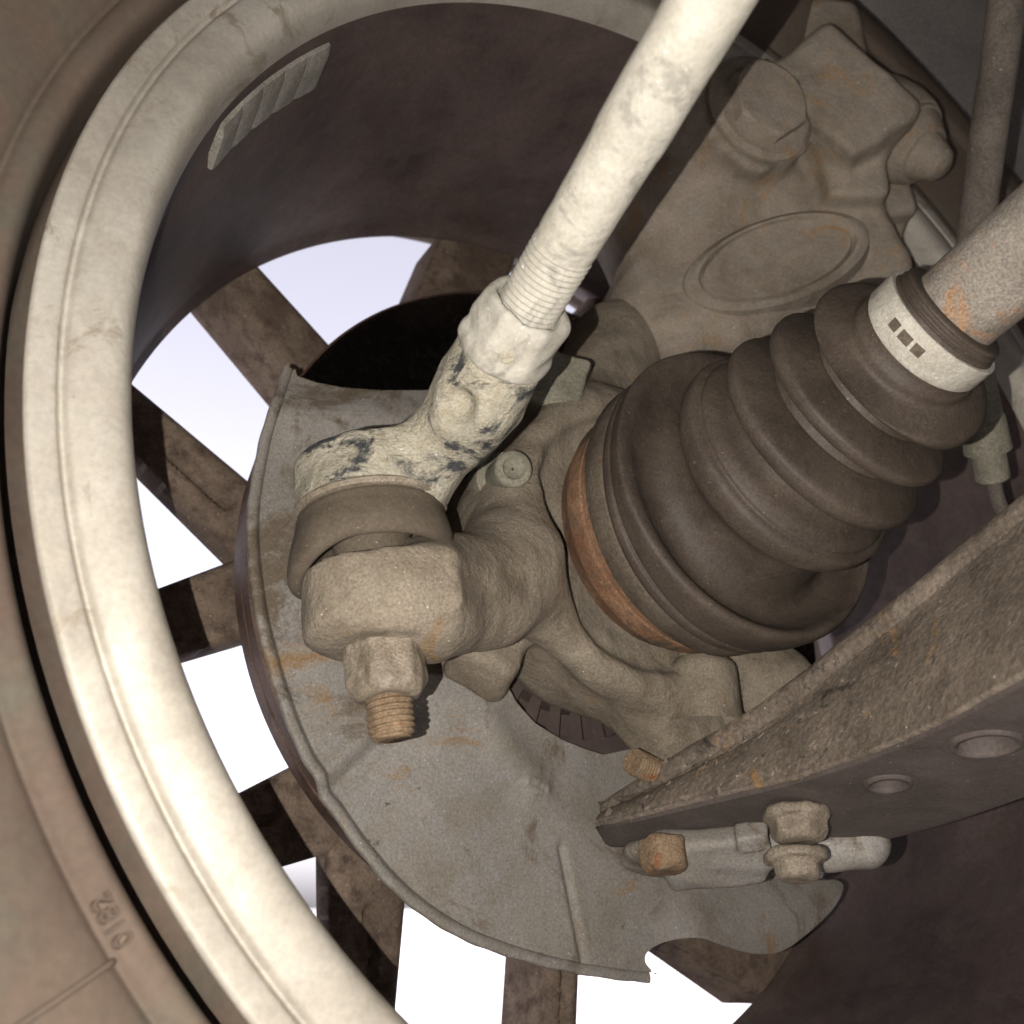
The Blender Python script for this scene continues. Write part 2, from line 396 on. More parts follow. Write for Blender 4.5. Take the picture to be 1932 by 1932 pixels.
carbox('body_block_front', -.24, -.20, -.95, -.355, .03, .80, M['under'])  # unseen outboard panels added to block daylight around the tyre
carbox('body_block_rear', -.24, -.20, .355, .95, .03, .80, M['under'])
carbox('body_block_top', -.24, -.20, -.355, .355, .69, .80, M['under'])
# wheel-arch liner: a ribbed plastic arch round the tyre
V = []; rows = 40
prof = [(.55, -.195), (.40, -.195), (.348, -.19), (.350, -.06), (.360, -.01), (.400, .014), (.43, .022), (.47, .026), (.52, .028)]
for r, h in prof:
    for i in range(rows):
        t = math.radians(-35+ (210+40)*i/(rows-1)); V.append(WH(r+.0012*math.sin(i*1.9), t, h))
lo_ = structure(mesh_obj('wheel_arch_liner', V, grid_faces(len(prof), rows), M['liner']))
so = lo_.modifiers.new('t', 'SOLIDIFY'); so.thickness = .003

# ------------------------------------------------------------------ tyre
tyre = thing('tyre', 'dusty brown tyre sidewall curving round the outside of the pale rim lip', 'tyre', WH(.33, -PI/2, -.1))
prof = [(-.030, .218), (-.026, .2330), (-.018, .2348), (-.010, .2356), (-.0050, .2362), (-.0026, .2374), (-.0018, .2390), (-.0020, .2420), (-.0032, .2436), (-.0034, .2446),
        (-.001, .2465), (.004, .256), (.009, .268), (.0115, .277), (.0122, .2785), (.0150, .2798), (.0160, .284), (.0165, .292), (.0135, .305), (.008, .316), (.000, .325), (-.012, .331), (-.03, .334),
        (-.10, .336), (-.165, .334), (-.19, .325), (-.205, .30), (-.205, .27), (-.198, .245), (-.185, .225), (-.10, .228), (-.04, .218)]
prof = smooth_prof(prof, 2).tolist()
sidewall = mesh_obj('sidewall', *lathe(LIP, AX, prof, 200, closed=True), M['tyre'], tyre)
def tyre_pt(u, v):                                     # where a ray meets the sidewall cone
    best = None
    for h, r in prof[:45]:
        q = Q2(u, v, h); rr = math.hypot(*q)
        if best is None or abs(rr-r) < best[0]: best = (abs(rr-r), math.atan2(q[1], q[0]), r, h)
    return best[1:]
# mould seam across the sidewall
p0 = tyre_pt(243, 1792); pts = []
for r, h in [(.2445, -.0026), (.2465, -.0008), (.256, .0042), (.268, .0092), (.2765, .0116)]:
    pts.append(WH(r, p0[0]-(r-.2445)*.35, h+.0002))
mesh_obj('mould_seam', *tube(pts, .0007, 8), M['tyre'], sidewall)
def text_on(parent, name, ch, o, xdir, ydir, size, depth, m):
    cu = bpy.data.curves.new('txt', 'FONT'); cu.body = ch; cu.size = size; cu.extrude = depth; cu.align_x = 'CENTER'; cu.align_y = 'CENTER'; cu.resolution_u = 3
    to = bpy.data.objects.new('txt', cu); C.objects.link(to); dg = bpy.context.evaluated_depsgraph_get(); dg.update()
    me = bpy.data.meshes.new_from_object(to.evaluated_get(dg)); bpy.data.objects.remove(to)
    v = np.array([x.co[:] for x in me.vertices]); f = [tuple(p.vertices) for p in me.polygons]; bpy.data.meshes.remove(me)
    n = np.cross(xdir, ydir); return mesh_obj(name, o+v[:, 0:1]*xdir+v[:, 1:2]*ydir+v[:, 2:3]*n, f, m, parent, smooth=False)
dg_px = [(224, 1776), (211, 1752), (199, 1728), (186, 1704)]
for k, ch in enumerate('0182'):
    th, r, h = tyre_pt(*dg_px[k]); a_, b_ = tyre_pt(*dg_px[max(k-1, 0)]), tyre_pt(*dg_px[min(k+1, 3)])
    p = WH(r, th, h); xd = nrm(WH(r, b_[0], h)-WH(r, a_[0], h)); yd = WH(r+.010, th, h+.0045)-WH(r, th, h); yd = nrm(yd-xd*(yd@xd)); n_ = np.cross(xd, yd)
    text_on(sidewall, 'digit', ch, p+n_*.0012, xd, yd, .0058, .0008, M['tyre'])

# ------------------------------------------------------------------ wheel
wheel = thing('alloy_wheel', 'dusty alloy wheel seen from its inner side, pale lip and brown double spokes', 'wheel', WH(.23, -PI/2, -.1))
prof = [(-.020, .2255), (-.010, .2290), (-.0040, .2312), (-.0010, .2318), (.0002, .2312), (.0005, .2302), (.0004, .2272), (.0001, .2256), (-.0007, .2251), (-.0014, .2245), (-.0013, .2239), (-.0004, .2233), (.0004, .2224), (.0011, .2200),
        (.0017, .2170), (.0017, .2140), (.0010, .2118), (-.0006, .2102), (-.0030, .2090), (-.0065, .2081), (-.011, .2075)]
mesh_obj('rim_lip', *lathe(LIP, AX, smooth_prof(prof, 3).tolist(), 220), M['lip'], wheel)
prof = [(-.011, .2075), (-.016, .2072), (-.030, .2070), (-.036, .2055), (-.055, .2035), (-.10, .2010), (-.130, .1995), (-.138, .1992), (-.1415, .1982), (-.1445, .1974), (-.147, .1968), (-.1500, .1985), (-.160, .2065), (-.172, .2165), (-.174, .2195), (-.150, .2110), (-.05, .213), (-.025, .2215), (-.020, .2255)]
mesh_obj('barrel', *lathe(LIP, AX, smooth_prof(prof, 2).tolist(), 200), M['barrel'], wheel)
# spokes: edges measured on the back plane as (direction, offset)
HB = -.147
def edge_pts(d, off, r0, r1):
    t = math.radians(d); dv = np.array([math.cos(t), math.sin(t)]); n = np.array([-dv[1], dv[0]])
    s0 = math.sqrt(max(r0*r0-off*off, 1e-6)); s1 = math.sqrt(max(r1*r1-off*off, 1e-6))
    return off*n+dv*s0, off*n+dv*s1
SP = [((127.2, -.0127), (123.8, .022), None, .033), ((135.4, .0469), (129.0, .0881), (.58, .86, .30, .72), .016), ((199.0, -.0696), (191.9, -.0240), (.80, 1.05, .18, .62), .020),
      ((197.6, .0141), (184.2, .0788), (.66, .78, .3, .5), .02), ((261.6, -.1029), (252.6, -.0527), (.60, .97, .38, .70), .014), ((251.2, .0143), (250.4, .0323), (.55, 1.05, .40, .66), .033),
      ((319.0, -.0918), (321, -.055), None, .033), ((322, -.020), (323, .025), None, .033), ((58, -.030), (59, .015), None, .033), ((60, .064), (59.8, .107), None, .033)]
for k, (ea, eb, slot, thk) in enumerate(SP):
    a0, a1 = edge_pts(*ea, max(.05, abs(ea[1])+.012), .1985); b0, b1 = edge_pts(*eb, max(.05, abs(eb[1])+.012), .1985)
    ang1 = math.atan2(a1[1], a1[0]); ang2 = math.atan2(b1[1], b1[0]); d_ = (ang2-ang1+PI) % (2*PI)-PI
    # rounded corners where the spoke flows into the rim
    ia = a1+(a1-a0)*0; ol = []
    da = nrm(a0-a1); db = nrm(b0-b1); ta = np.array([-a1[1], a1[0]])/np.linalg.norm(a1); tb = np.array([-b1[1], b1[0]])/np.linalg.norm(b1)
    sg = 1 if d_ > 0 else -1
    rp = lambda an, rr: np.array([math.cos(an), math.sin(an)])*rr
    a2 = edge_pts(*ea, max(.05, abs(ea[1])+.012), .2050)[1]; b2 = edge_pts(*eb, max(.05, abs(eb[1])+.012), .2050)[1]
    ang1 = math.atan2(a2[1], a2[0]); ang2 = math.atan2(b2[1], b2[0]); d_ = (ang2-ang1+PI) % (2*PI)-PI
    ol += [rp(ang1+d_*s, .2050) for s in np.linspace(0, 1, 9)]
    ol = [a0]+ol+[b0]
    def top(x, y, e, slot=slot, a0=a0, a1=a1, b0=b0, b1=b1):
        h = HB-.0022*np.clip(1-e/.004, 0, 1)**2
        if slot:
            p = np.stack([x, y], 1); ma, mb = (a0+b0)/2, (a1+b1)/2; dv = nrm(mb-ma); ln = np.linalg.norm(mb-ma); nv = np.array([-dv[1], dv[0]])
            wd_ = abs((b1-a1)@nv); s = (p-ma)@dv/ln; q = (p-ma)@nv; sgn = np.sign((b1-a1)@nv); q = q*sgn/wd_+.5
            cs, cw = (slot[0]+slot[1])/2, (slot[2]+slot[3])/2; hs, hw = (slot[1]-slot[0])/2*ln, (slot[3]-slot[2])/2*wd_
            qx = np.abs(s*ln-cs*ln)-hs+.004; qy = np.abs((q-cw)*wd_)-hw+.004
            sd_ = np.hypot(np.maximum(qx, 0), np.maximum(qy, 0))+np.minimum(np.maximum(qx, qy), 0)-.004
            h = h-.005*np.clip(-sd_/.0018, 0, 1)
        return h
    mesh_obj('spoke', *plate(ol, wplace, .0016, top, lambda x, y, e: np.full(len(x), HB-thk)), M['spoke'], wheel, sharp=50)
mesh_obj('hub_pad', *lathe(LIP, AX, [(-.142, .02), (-.142, .072), (-.145, .076), (-.18, .078), (-.18, .02)], 64), M['spoke'], wheel, sharp=40)
# stick-on balance weights
def on_barrel(u, v):
    d = ray(u, v); best = None
    for t in np.linspace(.15, .6, 900):
        q = d*t-LIP; h = q@AX; r = np.linalg.norm(q-AX*h); w = q-AX*h
        rb = np.interp(-h, [.011, .030, .036, .055, .1], [.2075, .2070, .2055, .2035, .2010])
        if h < -.011 and r >= rb: return math.atan2(w@E2, w@E1), h
    return None
ws = thing('balance_weight_strip', 'strip of five grey stick-on balance weights inside the rim barrel', 'balance weight', Q(510, 160, -.03))
ta, ha = on_barrel(400, 270); tb_, hb_ = on_barrel(628, 60)
print('weights', ta, ha, tb_, hb_)
nseg = 5; h0, h1 = -.017, -.036
for k in range(nseg):
    V = []; n = 6
    t0 = ta+(tb_-ta)*(k+.008)/nseg; t1 = ta+(tb_-ta)*(k+.992)/nseg
    def sec(t, dr, ins):
        q = []
        for h, r in ((h0-ins, .2064-dr), (h1+ins, .2048-dr)): q.append(WH(r, t, h))
        return q
    for i in range(n):
        t = t0+(t1-t0)*i/(n-1); e = .0004 if i in (0, n-1) else 0
        V += [WH(.2082, t, h0), WH(.2058+e, t, h0-.0004), WH(.2046+e, t, h0-.0038), WH(.2036+e, t, h1+.0008), WH(.2042+e, t, h1+.0001), WH(.2075, t, h1)]
    f = grid_faces(n, 6)+[(0, 1, 2, 3, 4, 5), tuple(range(6*n-1, 6*n-7, -1))]
    mesh_obj('weight_segment', V, f, M['weight'], ws, sharp=35)

# ------------------------------------------------------------------ brake rotor and hub
rotor = thing('brake_rotor', 'brown brake rotor edge showing behind the dust shield', 'brake rotor', Q(900, 1000, -.11))
RC = LIP+E1*(-.008)+E2*(-.003)
mesh_obj('inner_disc', *lathe(RC, AX, [(-.1060, .06), (-.1055, .1388), (-.1062, .1400)], 160), M['rotorface'], rotor, sharp=30)
mesh_obj('inner_disc_edge', *lathe(RC, AX, [(-.1061, .1400), (-.1068, .1410), (-.1130, .1410), (-.1130, .06)], 160), M['rotor'], rotor, sharp=30)
mesh_obj('outer_disc', *lathe(RC, AX, [(-.121, .06), (-.121, .1385), (-.128, .1385), (-.128, .06)], 160), M['rotor'], rotor, sharp=30)
mesh_obj('hat', *lathe(RC, AX, [(-.107, .075), (-.138, .075), (-.140, .03)], 90), M['rotor'], rotor, sharp=30)
vv = []
for k in range(72):
    t = 2*PI*k/72; V = []
    for r in (.075, .1375):
        for h in (-.1125, -.1215):
            for dt in (-.004, .004):
                tt = t+dt*.1/r; V.append(RC+AX*h+r*(math.cos(tt)*E1+math.sin(tt)*E2))
    vv.append((np.array(V), [(0, 1, 3, 2), (4, 6, 7, 5), (0, 4, 5, 1), (2, 3, 7, 6), (0, 2, 6, 4), (1, 5, 7, 3)]))
vo = mesh_obj('cooling_vanes', *join(*vv), M['rotor'], rotor, smooth=False); vo['kind'] = 'stuff'

# ------------------------------------------------------------------ dust shield
HS = -.088
sh = [(545, 676), (525, 730), (505, 790), (490, 860), (478, 930), (474, 1000), (480, 1080), (492, 1160), (512, 1240), (540, 1330), (575, 1415), (620, 1500), (680, 1590), (740, 1665),
      (800, 1720), (870, 1765), (940, 1795), (1020, 1820), (1100, 1838), (1180, 1850), (1235, 1855), (1250, 1842), (1228, 1828), (1217, 1812), (1222, 1795), (1245, 1780), (1280, 1771), (1312, 1771),
      (1350, 1784), (1400, 1797), (1440, 1800), (1475, 1795), (1512, 1773), (1560, 1727), (1588, 1682), (1591, 1668), (1576, 1660), (1545, 1655), (1520, 1600), (1500, 1500), (1420, 1380), (1250, 1400),
      (1140, 1424), (1100, 1411), (1060, 1395), (1010, 1365), (970, 1325), (945, 1290), (915, 1230), (885, 1120), (884, 1040), (878, 995), (862, 965), (848, 950), (860, 905), (900, 850), (960, 790), (1060, 720), (1000, 700), (880, 726), (800, 733), (720, 733),
      (650, 728), (600, 717), (565, 703)]
sh2 = [Q2(u, v, HS) for u, v in sh]
def seg_d(x, y, a, b):
    a = np.array(a); b = np.array(b); e = b-a; p = np.stack([x, y], 1); t = np.clip(((p-a)@e)/(e@e), 0, 1); return np.linalg.norm(p-(a+t[:, None]*e), axis=1)
rim_poly = [Q2(u, v, HS) for u, v in sh[:21]]
def shield_top(x, y, e):
    h = np.full(len(x), HS)
    h = h+.0022*np.exp(-(seg_d(x, y, Q2(600, 1470, HS), Q2(745, 1335, HS))/.004)**2)
    h = h-.0020*np.exp(-(seg_d(x, y, Q2(640, 1485, HS), Q2(770, 1350, HS))/.003)**2)
    h = h+.0035*np.exp(-(seg_d(x, y, Q2(830, 1350, HS), Q2(925, 1290, HS))/.011)**2)
    h = h+.0030*np.exp(-(seg_d(x, y, Q2(1010, 1480, HS), Q2(925, 1380, HS))/.008)**2)
    h = h-.0016*np.exp(-(seg_d(x, y, Q2(1105, 1830, HS), Q2(1060, 1600, HS))/.0014)**2)
    h = h-.004*np.clip((seg_d(x, y, Q2(900, 1100, HS), Q2(1100, 1500, HS))-.055)/.06, 0, 1)
    h = h+.003*np.exp(-(seg_d(x, y, Q2(560, 780, HS), Q2(800, 790, HS))/.010)**2)
    h = h+.005*np.exp(-(seg_d(x, y, Q2(1330, 1785, HS), Q2(1575, 1690, HS))/.014)**2)
    h = h+.0012*np.exp(-(seg_d(x, y, Q2(990, 1478, HS), Q2(1022, 1493, HS))/.0022)**2)-.0014*np.exp(-(seg_d(x, y, Q2(994, 1480, HS), Q2(1018, 1492, HS))/.0008)**2)
    return h+.0004*np.sin(x*70+1)*np.sin(y*60)
rim = smooth_prof(np.array(rim_poly), 8); tg = np.gradient(rim, axis=0); tg /= np.linalg.norm(tg, axis=1)[:, None]; nin = np.stack([-tg[:, 1], tg[:, 0]], 1)
if ((np.mean(sh2, 0)-rim[60])@nin[60]) < 0: nin = -nin
inner = rim+nin*.0034
shield = thing('brake_dust_shield', 'large grey dust shield with rust spots and a hooked lower edge', 'dust shield', Q(1000, 1840, HS))
tail = np.concatenate([[inner[-1]], smooth_prof(np.array(sh2[21:40]), 6), np.array(sh2[40:])])
mesh_obj('plate', *plate(np.concatenate([inner, tail[1:]]), wplace, .0007, shield_top, lambda x, y, e: shield_top(x, y, e)-.0012), M['shield'], shield, sharp=60)
V = []
for o_, dh in ((.0050, -.0040), (.0042, -.0034), (.0035, -.0024), (.0022, -.0018), (.0006, -.0018), (.0, -.0022), (.0001, -.0040)):
    q = rim+nin*(o_+.00012*np.sin(np.arange(len(rim))*.9))[:, None]; V.append(wplace(q[:, 0], q[:, 1], shield_top(inner[:, 0], inner[:, 1], None)+dh))
mesh_obj('edge_flange', np.concatenate(V), grid_faces(len(V), len(rim)), M['shield'], shield)

# ------------------------------------------------------------------ hub and tone ring
KB = P(1133, 1105, .3785); _q = KB-LIP; KH = _q@AX; HC = _q-AX*KH
hub = thing('wheel_hub', 'dark brown slotted ring of the wheel hub showing through the shield opening', 'wheel hub', Q(1040, 1350, -.09))
HT = -.098
rs = [np.linalg.norm(Q(u, v, HT)-(LIP+AX*HT+HC)) for u, v in ((960, 1300), (1000, 1330), (1040, 1360), (1090, 1385))]
rt = float(np.mean(rs)); print('tone ring', rs)
RB = LIP+HC
outer_ring = mesh_obj('outer_ring', *lathe(RB, AX, [(HT-.0074, rt+.005), (HT, rt+.005), (HT, rt+.03), (HT-.004, rt+.03)], 120), M['tone'], hub, sharp=30)
mesh_obj('inner_ring', *lathe(RB, AX, [(HT-.004, rt-.03), (HT, rt-.03), (HT, rt-.006), (HT-.0074, rt-.006)], 120), M['tone'], hub, sharp=30)
mesh_obj('backing', *lathe(RB, AX, [(HT-.0075, rt-.03), (HT-.0075, rt+.03)], 90), M['tone'], hub)
nb = int(2*PI*rt/.0098)
t_ref = None
for k in range(nb):
    t0 = 2*PI*k/nb; V = []
    for t in np.linspace(t0, t0+2*PI/nb*.52, 3):
        for r, h in ((rt-.007, HT-.0074), (rt-.007, HT-.0002), (rt+.006, HT-.0002), (rt+.006, HT-.0074)): V.append(RB+AX*h+r*(math.cos(t)*E1+math.sin(t)*E2))
    mesh_obj('tooth', V, grid_faces(3, 4, wrap_m=True), M['tone'], outer_ring, smooth=False)

# ------------------------------------------------------------------ centre line of the drive axle, bent at its joint
G0 = P(1414, 925, .318); HD = nrm([.56, -.335, -.76])
CL = [G0-HD*.068, G0-HD*.048, G0-HD*.024, G0, P(1485, 868, .303), P(1556, 808, .292), P(1622, 748, .283), P(1697, 684, .273), P(1762, 622, .262)]
SH = nrm([.545, -.587, -.60]); CL += [CL[-1]+SH*.03, CL[-1]+SH*.075, CL[-1]+SH*.16]
CLs = smooth_prof(CL, 16); CLa = np.r_[0, np.cumsum(np.linalg.norm(np.diff(CLs, axis=0), axis=1))]-.020     # arc length, 0 at the housing
def cl_at(s): return np.array([np.interp(s, CLa, CLs[:, i]) for i in range(3)])
def cl_dir(s): return nrm(cl_at(s+.004)-cl_at(s-.004))
def lathe_cl(prof, n, wob=0.0):
    V = []; ref = np.array([0, 0, 1.0])
    for k, (s, r) in enumerate(prof):
        c = cl_at(s); d = cl_dir(s); x = nrm(np.cross(ref, d)); y = np.cross(d, x)
        for j in range(n):
            t = 2*PI*j/n; rr = r*(1+wob*(math.sin(3*t+k*.07)+.6*math.sin(7*t+k*.13)))
            V.append(c+rr*(math.cos(t)*x+math.sin(t)*y))
    return np.array(V), grid_faces(len(prof), n, wrap_m=True)
CV0 = cl_at(0.0); AXD = HD
# ------------------------------------------------------------------ steering knuckle
S0 = P(690, 868, .284); SD = nrm([.146, .899, -.412])
def S(s): return S0+SD*s
DOWN = np.array([0, math.cos(PITCH), -math.sin(PITCH)])
BO = LIP+HC
legx = nrm(P(1345, 1440, .350)-P(1150, 1190, .375)); legz = nrm(AX-legx*(AX@legx)); legy = np.cross(legz, legx)
EF = nrm(-S(.044)-SD*(-S(.044)@SD)); EX = np.cross(SD, EF); EX = EX*np.sign(EX[0])
def knuckle_fn(p):
    d = s_cyl(p, S(.0348), S(.0545), .0208, .0022)
    d = smax(d, (p-S(.044))@EF-.0190, .003)
    d = smin(d, s_box(p, S(.0435)+EX*.0105-EF*.002, (EX, SD, EF), (.011, .0085, .0168), .003), .003)
    d = smin(d, s_cyl(p, S(.052), S(.0565), .0165, .0015), .004)
    arm = s_cap(p, P(810, 1088, .272), P(950, 1075, .312), .0115, .0135)
    arm = smin(arm, s_cap(p, P(820, 1160, .271), P(930, 1148, .302), .0095, .012), .012)
    arm = smin(arm, s_cap(p, P(950, 1075, .312), P(1020, 1040, .352), .0130, .0105), .012)
    arm = smin(arm, s_cap(p, P(955, 1020, .345), P(1040, 925, .388), .010, .012), .03)
    d = smin(d, arm, .010)
    b = s_cyl(p, BO+AX*(KH-.026), BO+AX*(KH+.026), .0465, .012)
    b = smin(b, s_cap(p, P(955, 965, .358), P(1078, 830, .384), .013, .017), .026)
    b = smin(b, s_cap(p, P(940, 990, .372), P(960, 1090, .356), .013, .014), .02)
    b = smin(b, s_cap(p, P(1090, 820, .40), P(1165, 660, .444), .021, .022), .02)
    tq = p-(cl_at(.002)); tz = tq@HD; tr = np.linalg.norm(tq-tz[:, None]*HD, axis=1)
    b = smin(b, np.sqrt((tr-.0525)**2+(tz+.010)**2)-.0060, .016)
    d = smin(d, b, .024)
    leg = s_box(p, P(1300, 1310, .372), (legx, legy, legz), (.062, .033, .012), .007)
    leg = smin(leg, s_cap(p, P(1400, 1250, .38), P(1470, 1290, .37), .016, .014), .014)
    d = smin(d, leg, .018)
    d = smin(d, s_box(p, P(918, 1238, .338), frame(legz), (.0115, .010, .010), .004), .006)
    d = smax(d, -s_cyl(p, CV0+AXD*-.005, CV0+AXD*.05, .0485, .003), .004)
    return d+lumps(p, 210, .00022, 4)+lumps(p, 70, .0005, 8)
knuckle = thing('steering_knuckle', 'mud-coated cast steering knuckle whose arm carries the tie rod stud', 'steering knuckle', P(1300, 1450, .37))
mesh_obj('casting', *sdf_mesh(knuckle_fn, (-.075, -.115, .225), (.125, .125, .475), .00155), M['knuckle'], knuckle)
# bolt boss on the lower leg
mesh_obj('boss', *lathe(P(1322, 1226, .352), DOWN, smooth_prof([(0, .0004), (0, .0075), (.0012, .0088), (.003, .0088), (.0035, .0096), (.0062, .0118), (.010, .0122), (.022, .0125), (.026, .014)], 2).tolist(), 40, wob=.006), M['knuckle'], knuckle, sharp=50)
mesh_obj('thread_stub', *thread(P(1240, 1458, .336), nrm([-.75, -.45, -.5]), .012, .0046, .0013, .0005), M['bolt'], knuckle, sharp=50)

# wheel speed sensor and its bolt
sens = thing('wheel_speed_sensor', 'dusty green-grey sensor plugged into the knuckle beside the tie rod end', 'sensor', P(1000, 860, .36))
sx = nrm(P(1040, 790, .36)-P(1070, 690, .368)); fr = frame(sx)
def sens_fn(p):
    d = s_box(p, P(1052, 735, .368), (fr[0], fr[1], fr[2]), (.0095, .009, .0115), .002)
    d = smin(d, s_cyl(p, P(1045, 760, .368), P(1002, 865, .358), .0072, .001), .001)
    d = smin(d, s_cyl(p, P(1016, 835, .361), P(1010, 848, .360), .0085, .001), .0006)
    d = smin(d, s_cap(p, P(985, 850, .366), P(930, 925, .362), .009, .009), .006)
    return d+lumps(p, 300, .0002, 2)
mesh_obj('sensor_body', *sdf_mesh(sens_fn, (-.03, -.07, .33), (.045, .01, .40), .0009), M['sensor'], sens)
sb = nrm(P(969, 884, .322)-P(932, 920, .348))
mesh_obj('bolt', *lathe(P(932, 920, .350), sb, smooth_prof([(0, .0098), (.012, .0098), (.0135, .0088), (.014, .0066), (.026, .0064), (.0282, .0058), (.0286, .0040), (.0275, .0032), (.0268, .0005)], 2).tolist(), 40, wob=.008), M['sensor'], sens, sharp=45)

# ------------------------------------------------------------------ tie rod
RA, RBp = P(1340, 0, .195), P(1003, 570, .2425); RD = nrm(RBp-RA); RL = np.linalg.norm(RBp-RA)
rod = thing('tie_rod', 'chalky pale tie rod running diagonally down from the top edge', 'tie rod', RBp)
pr = [(-.11, .0082), (.0, .0082), (.028, .0083), (.034, .0080), (.050, .0078), (RL-.020, .0078), (RL-.0165, .0076)]
prof = smooth_prof(pr, 8)
mesh_obj('shank', *lathe(RA, RD, prof.tolist(), 48, wob=.004), M['tierod'], rod)
mesh_obj('thread', *thread(RA+RD*(RL-.0168), RD, .022, .0079, .00160, .00075, 48), M['tierod'], rod)
nx, ny, nz = frame(RD)
def nut_fn(p):
    q = p-(RBp+RD*.0082); z = q@RD; a = np.stack([q@nx, q@ny], 1); rr = np.linalg.norm(a, axis=1)
    hx = np.max([np.abs(a@np.array([math.cos(t), math.sin(t)])) for t in (.25, .25+PI/3, .25+2*PI/3)], 0)-.0112
    d = smax(smax(hx, np.abs(z)-.0082, .003), rr-.0124, .003)
    d = smin(d, s_cyl(p, RBp+RD*.013, RBp+RD*.0175, .0118, .0015), .003)
    d = smax(d, -s_cyl(p, RBp-RD*.004, RBp+RD*.0025, .0083, .0003), .001)
    return d+lumps(p, 330, .0003, 5)
mesh_obj('lock_nut', *sdf_mesh(nut_fn, RBp+RD*.008-.02, RBp+RD*.008+.02, .0007), M['tierod'], rod)

rend = thing('tie_rod_end', 'flaking grey tie rod end with rubber ball boot bolted through the steering arm', 'tie rod end', S(.077))
fr = frame(RD)
def rodend_fn(p):
    d = s_cap(p, RBp+RD*.014, RBp+RD*.030, .0105, .0118)
    d = smin(d, s_cap(p, RBp+RD*.034, RBp+RD*.047, .0108, .0095), .006)
    d = smin(d, s_cap(p, RBp+RD*.046, S(.009)+np.array([.010, -.002, 0]), .0098, .0085), .010)
    h = s_cyl(p, S(.0005), S(.0168), .0205, .003)
    d = smin(d, h, .012)
    d = smax(d, -s_cyl(p, S(-.01), S(.0022), .016, .001), .001)
    d = smax(d, -s_ell(p, P(862, 772, .2525), (np.eye(3)), (.0042, .0050, .004)), .003)
    return d+lumps(p, 260, .00035, 6)+lumps(p, 120, .0005, 7)
mesh_obj('forged_body', *sdf_mesh(rodend_fn, (-.07, -.065, .235), (.012, .022, .315), .0008), M['rodend'], rend)
# boot: squashed rubber skirt, bulging and hanging lower on the left
bx, by, bz = frame(SD)
prof = smooth_prof([(.0150, .0180), (.0160, .0204), (.0176, .0206), (.0184, .0198), (.0190, .0206), (.0212, .0209), (.0240, .0216), (.0275, .0221), (.0304, .0216), (.0318, .0202), (.0316, .0186), (.0290, .0168), (.0240, .0140), (.0235, .0110), (.036, .0085)], 4)
V = []; n = 72
for s, r in prof:
    for j in range(n):
        t = 2*PI*j/n; dv = math.cos(t)*bx+math.sin(t)*by; lf = max(0, -dv[0]); k = np.clip((s-.018)/.012, 0, 1)
        V.append(S(s)+dv*r*(1+.10*lf*k)+SD*(.0068*lf*lf*k))
ball_boot = mesh_obj('ball_boot', np.array(V), grid_faces(len(prof), n, wrap_m=True), M['boot'], rend)
mesh_obj('boot_ring', *lathe(S0, SD, [(.0160, .0204), (.0160, .0213), (.0166, .0216), (.0172, .0213), (.0174, .0216), (.0180, .0213), (.0182, .0204)], 80), M['nutsteel'], ball_boot, sharp=50)
# castle-free nut with worn flats, and the stud thread below it
ax_, ay_, az_ = frame(SD)
def snut_fn(p):
    q = p-S(.0625); z = q@SD; a = np.stack([q@ax_, q@ay_], 1); rr = np.linalg.norm(a, axis=1)
    t0 = math.atan2(np.array([.3, -.3, -.9])@ay_, np.array([.3, -.3, -.9])@ax_)
    hx = np.max([np.abs(a@np.array([math.cos(t0+k), math.sin(t0+k)])) for k in (0, PI/3, 2*PI/3)], 0)-.0098
    d = smax(smax(hx, np.abs(z)-.0072, .0012), rr+np.maximum(z-.004, 0)*.7-.0111, .0012)
    d = smin(d, s_cyl(p, S(.066), S(.0705), .0083, .001), .002)
    return d+lumps(p, 520, .00022, 9)
mesh_obj('stud_nut', *sdf_mesh(snut_fn, S(.0625)-.016, S(.0625)+.016, .00055), M['nutsteel'], rend)
mesh_obj('stud_thread', *thread(S(.066), SD, .0150, .0062, .0016, .0008, 44, taper=.0012), M['bolt'], rend)

# ------------------------------------------------------------------ drive axle with CV boot
axle = thing('drive_axle', 'drive shaft with a ribbed brown rubber boot over its rusty joint', 'drive axle', CV0)
pr = [(.002, .0415), (.0065, .0430), (.0090, .0446), (.0100, .0450), (.0165, .0453), (.0170, .0440), (.0182, .0440), (.0187, .0460), (.0245, .0470)]
mesh_obj('joint_housing', *lathe_cl(pr, 120, .0015), M['rust'], axle, sharp=40)
pr = [(.0238, .0476), (.0242, .0490), (.0248, .0494), (.0318, .0498), (.0325, .0494), (.0328, .0480)]
mesh_obj('large_clamp', *lathe_cl(pr, 120, .002), M['clampdark'], axle, sharp=40)
sc1 = float(np.interp(CL[4][0], CLs[:, 0], CLa)); sc2 = float(np.interp(CL[5][0], CLs[:, 0], CLa)); sc3 = float(np.interp(CL[6][0], CLs[:, 0], CLa)); sc4 = float(np.interp(CL[7][0], CLs[:, 0], CLa)); scl = float(np.interp(CL[8][0], CLs[:, 0], CLa))
print('boot stations', sc1, sc2, sc3, sc4, scl)
def crest(s, r, v0, v1, w=.0042):
    return [(s-w*1.25, v0), (s-w*1.02, v0+(r-v0)*.45), (s-w*.80, r*.955), (s-w*.45, r*.992), (s-.0002, r), (s+w*.40, r*.975), (s+w*.85, v1+(r-v1)*.50), (s+w*1.20, v1+(r-v1)*.08), (s+w*1.30, v1)]
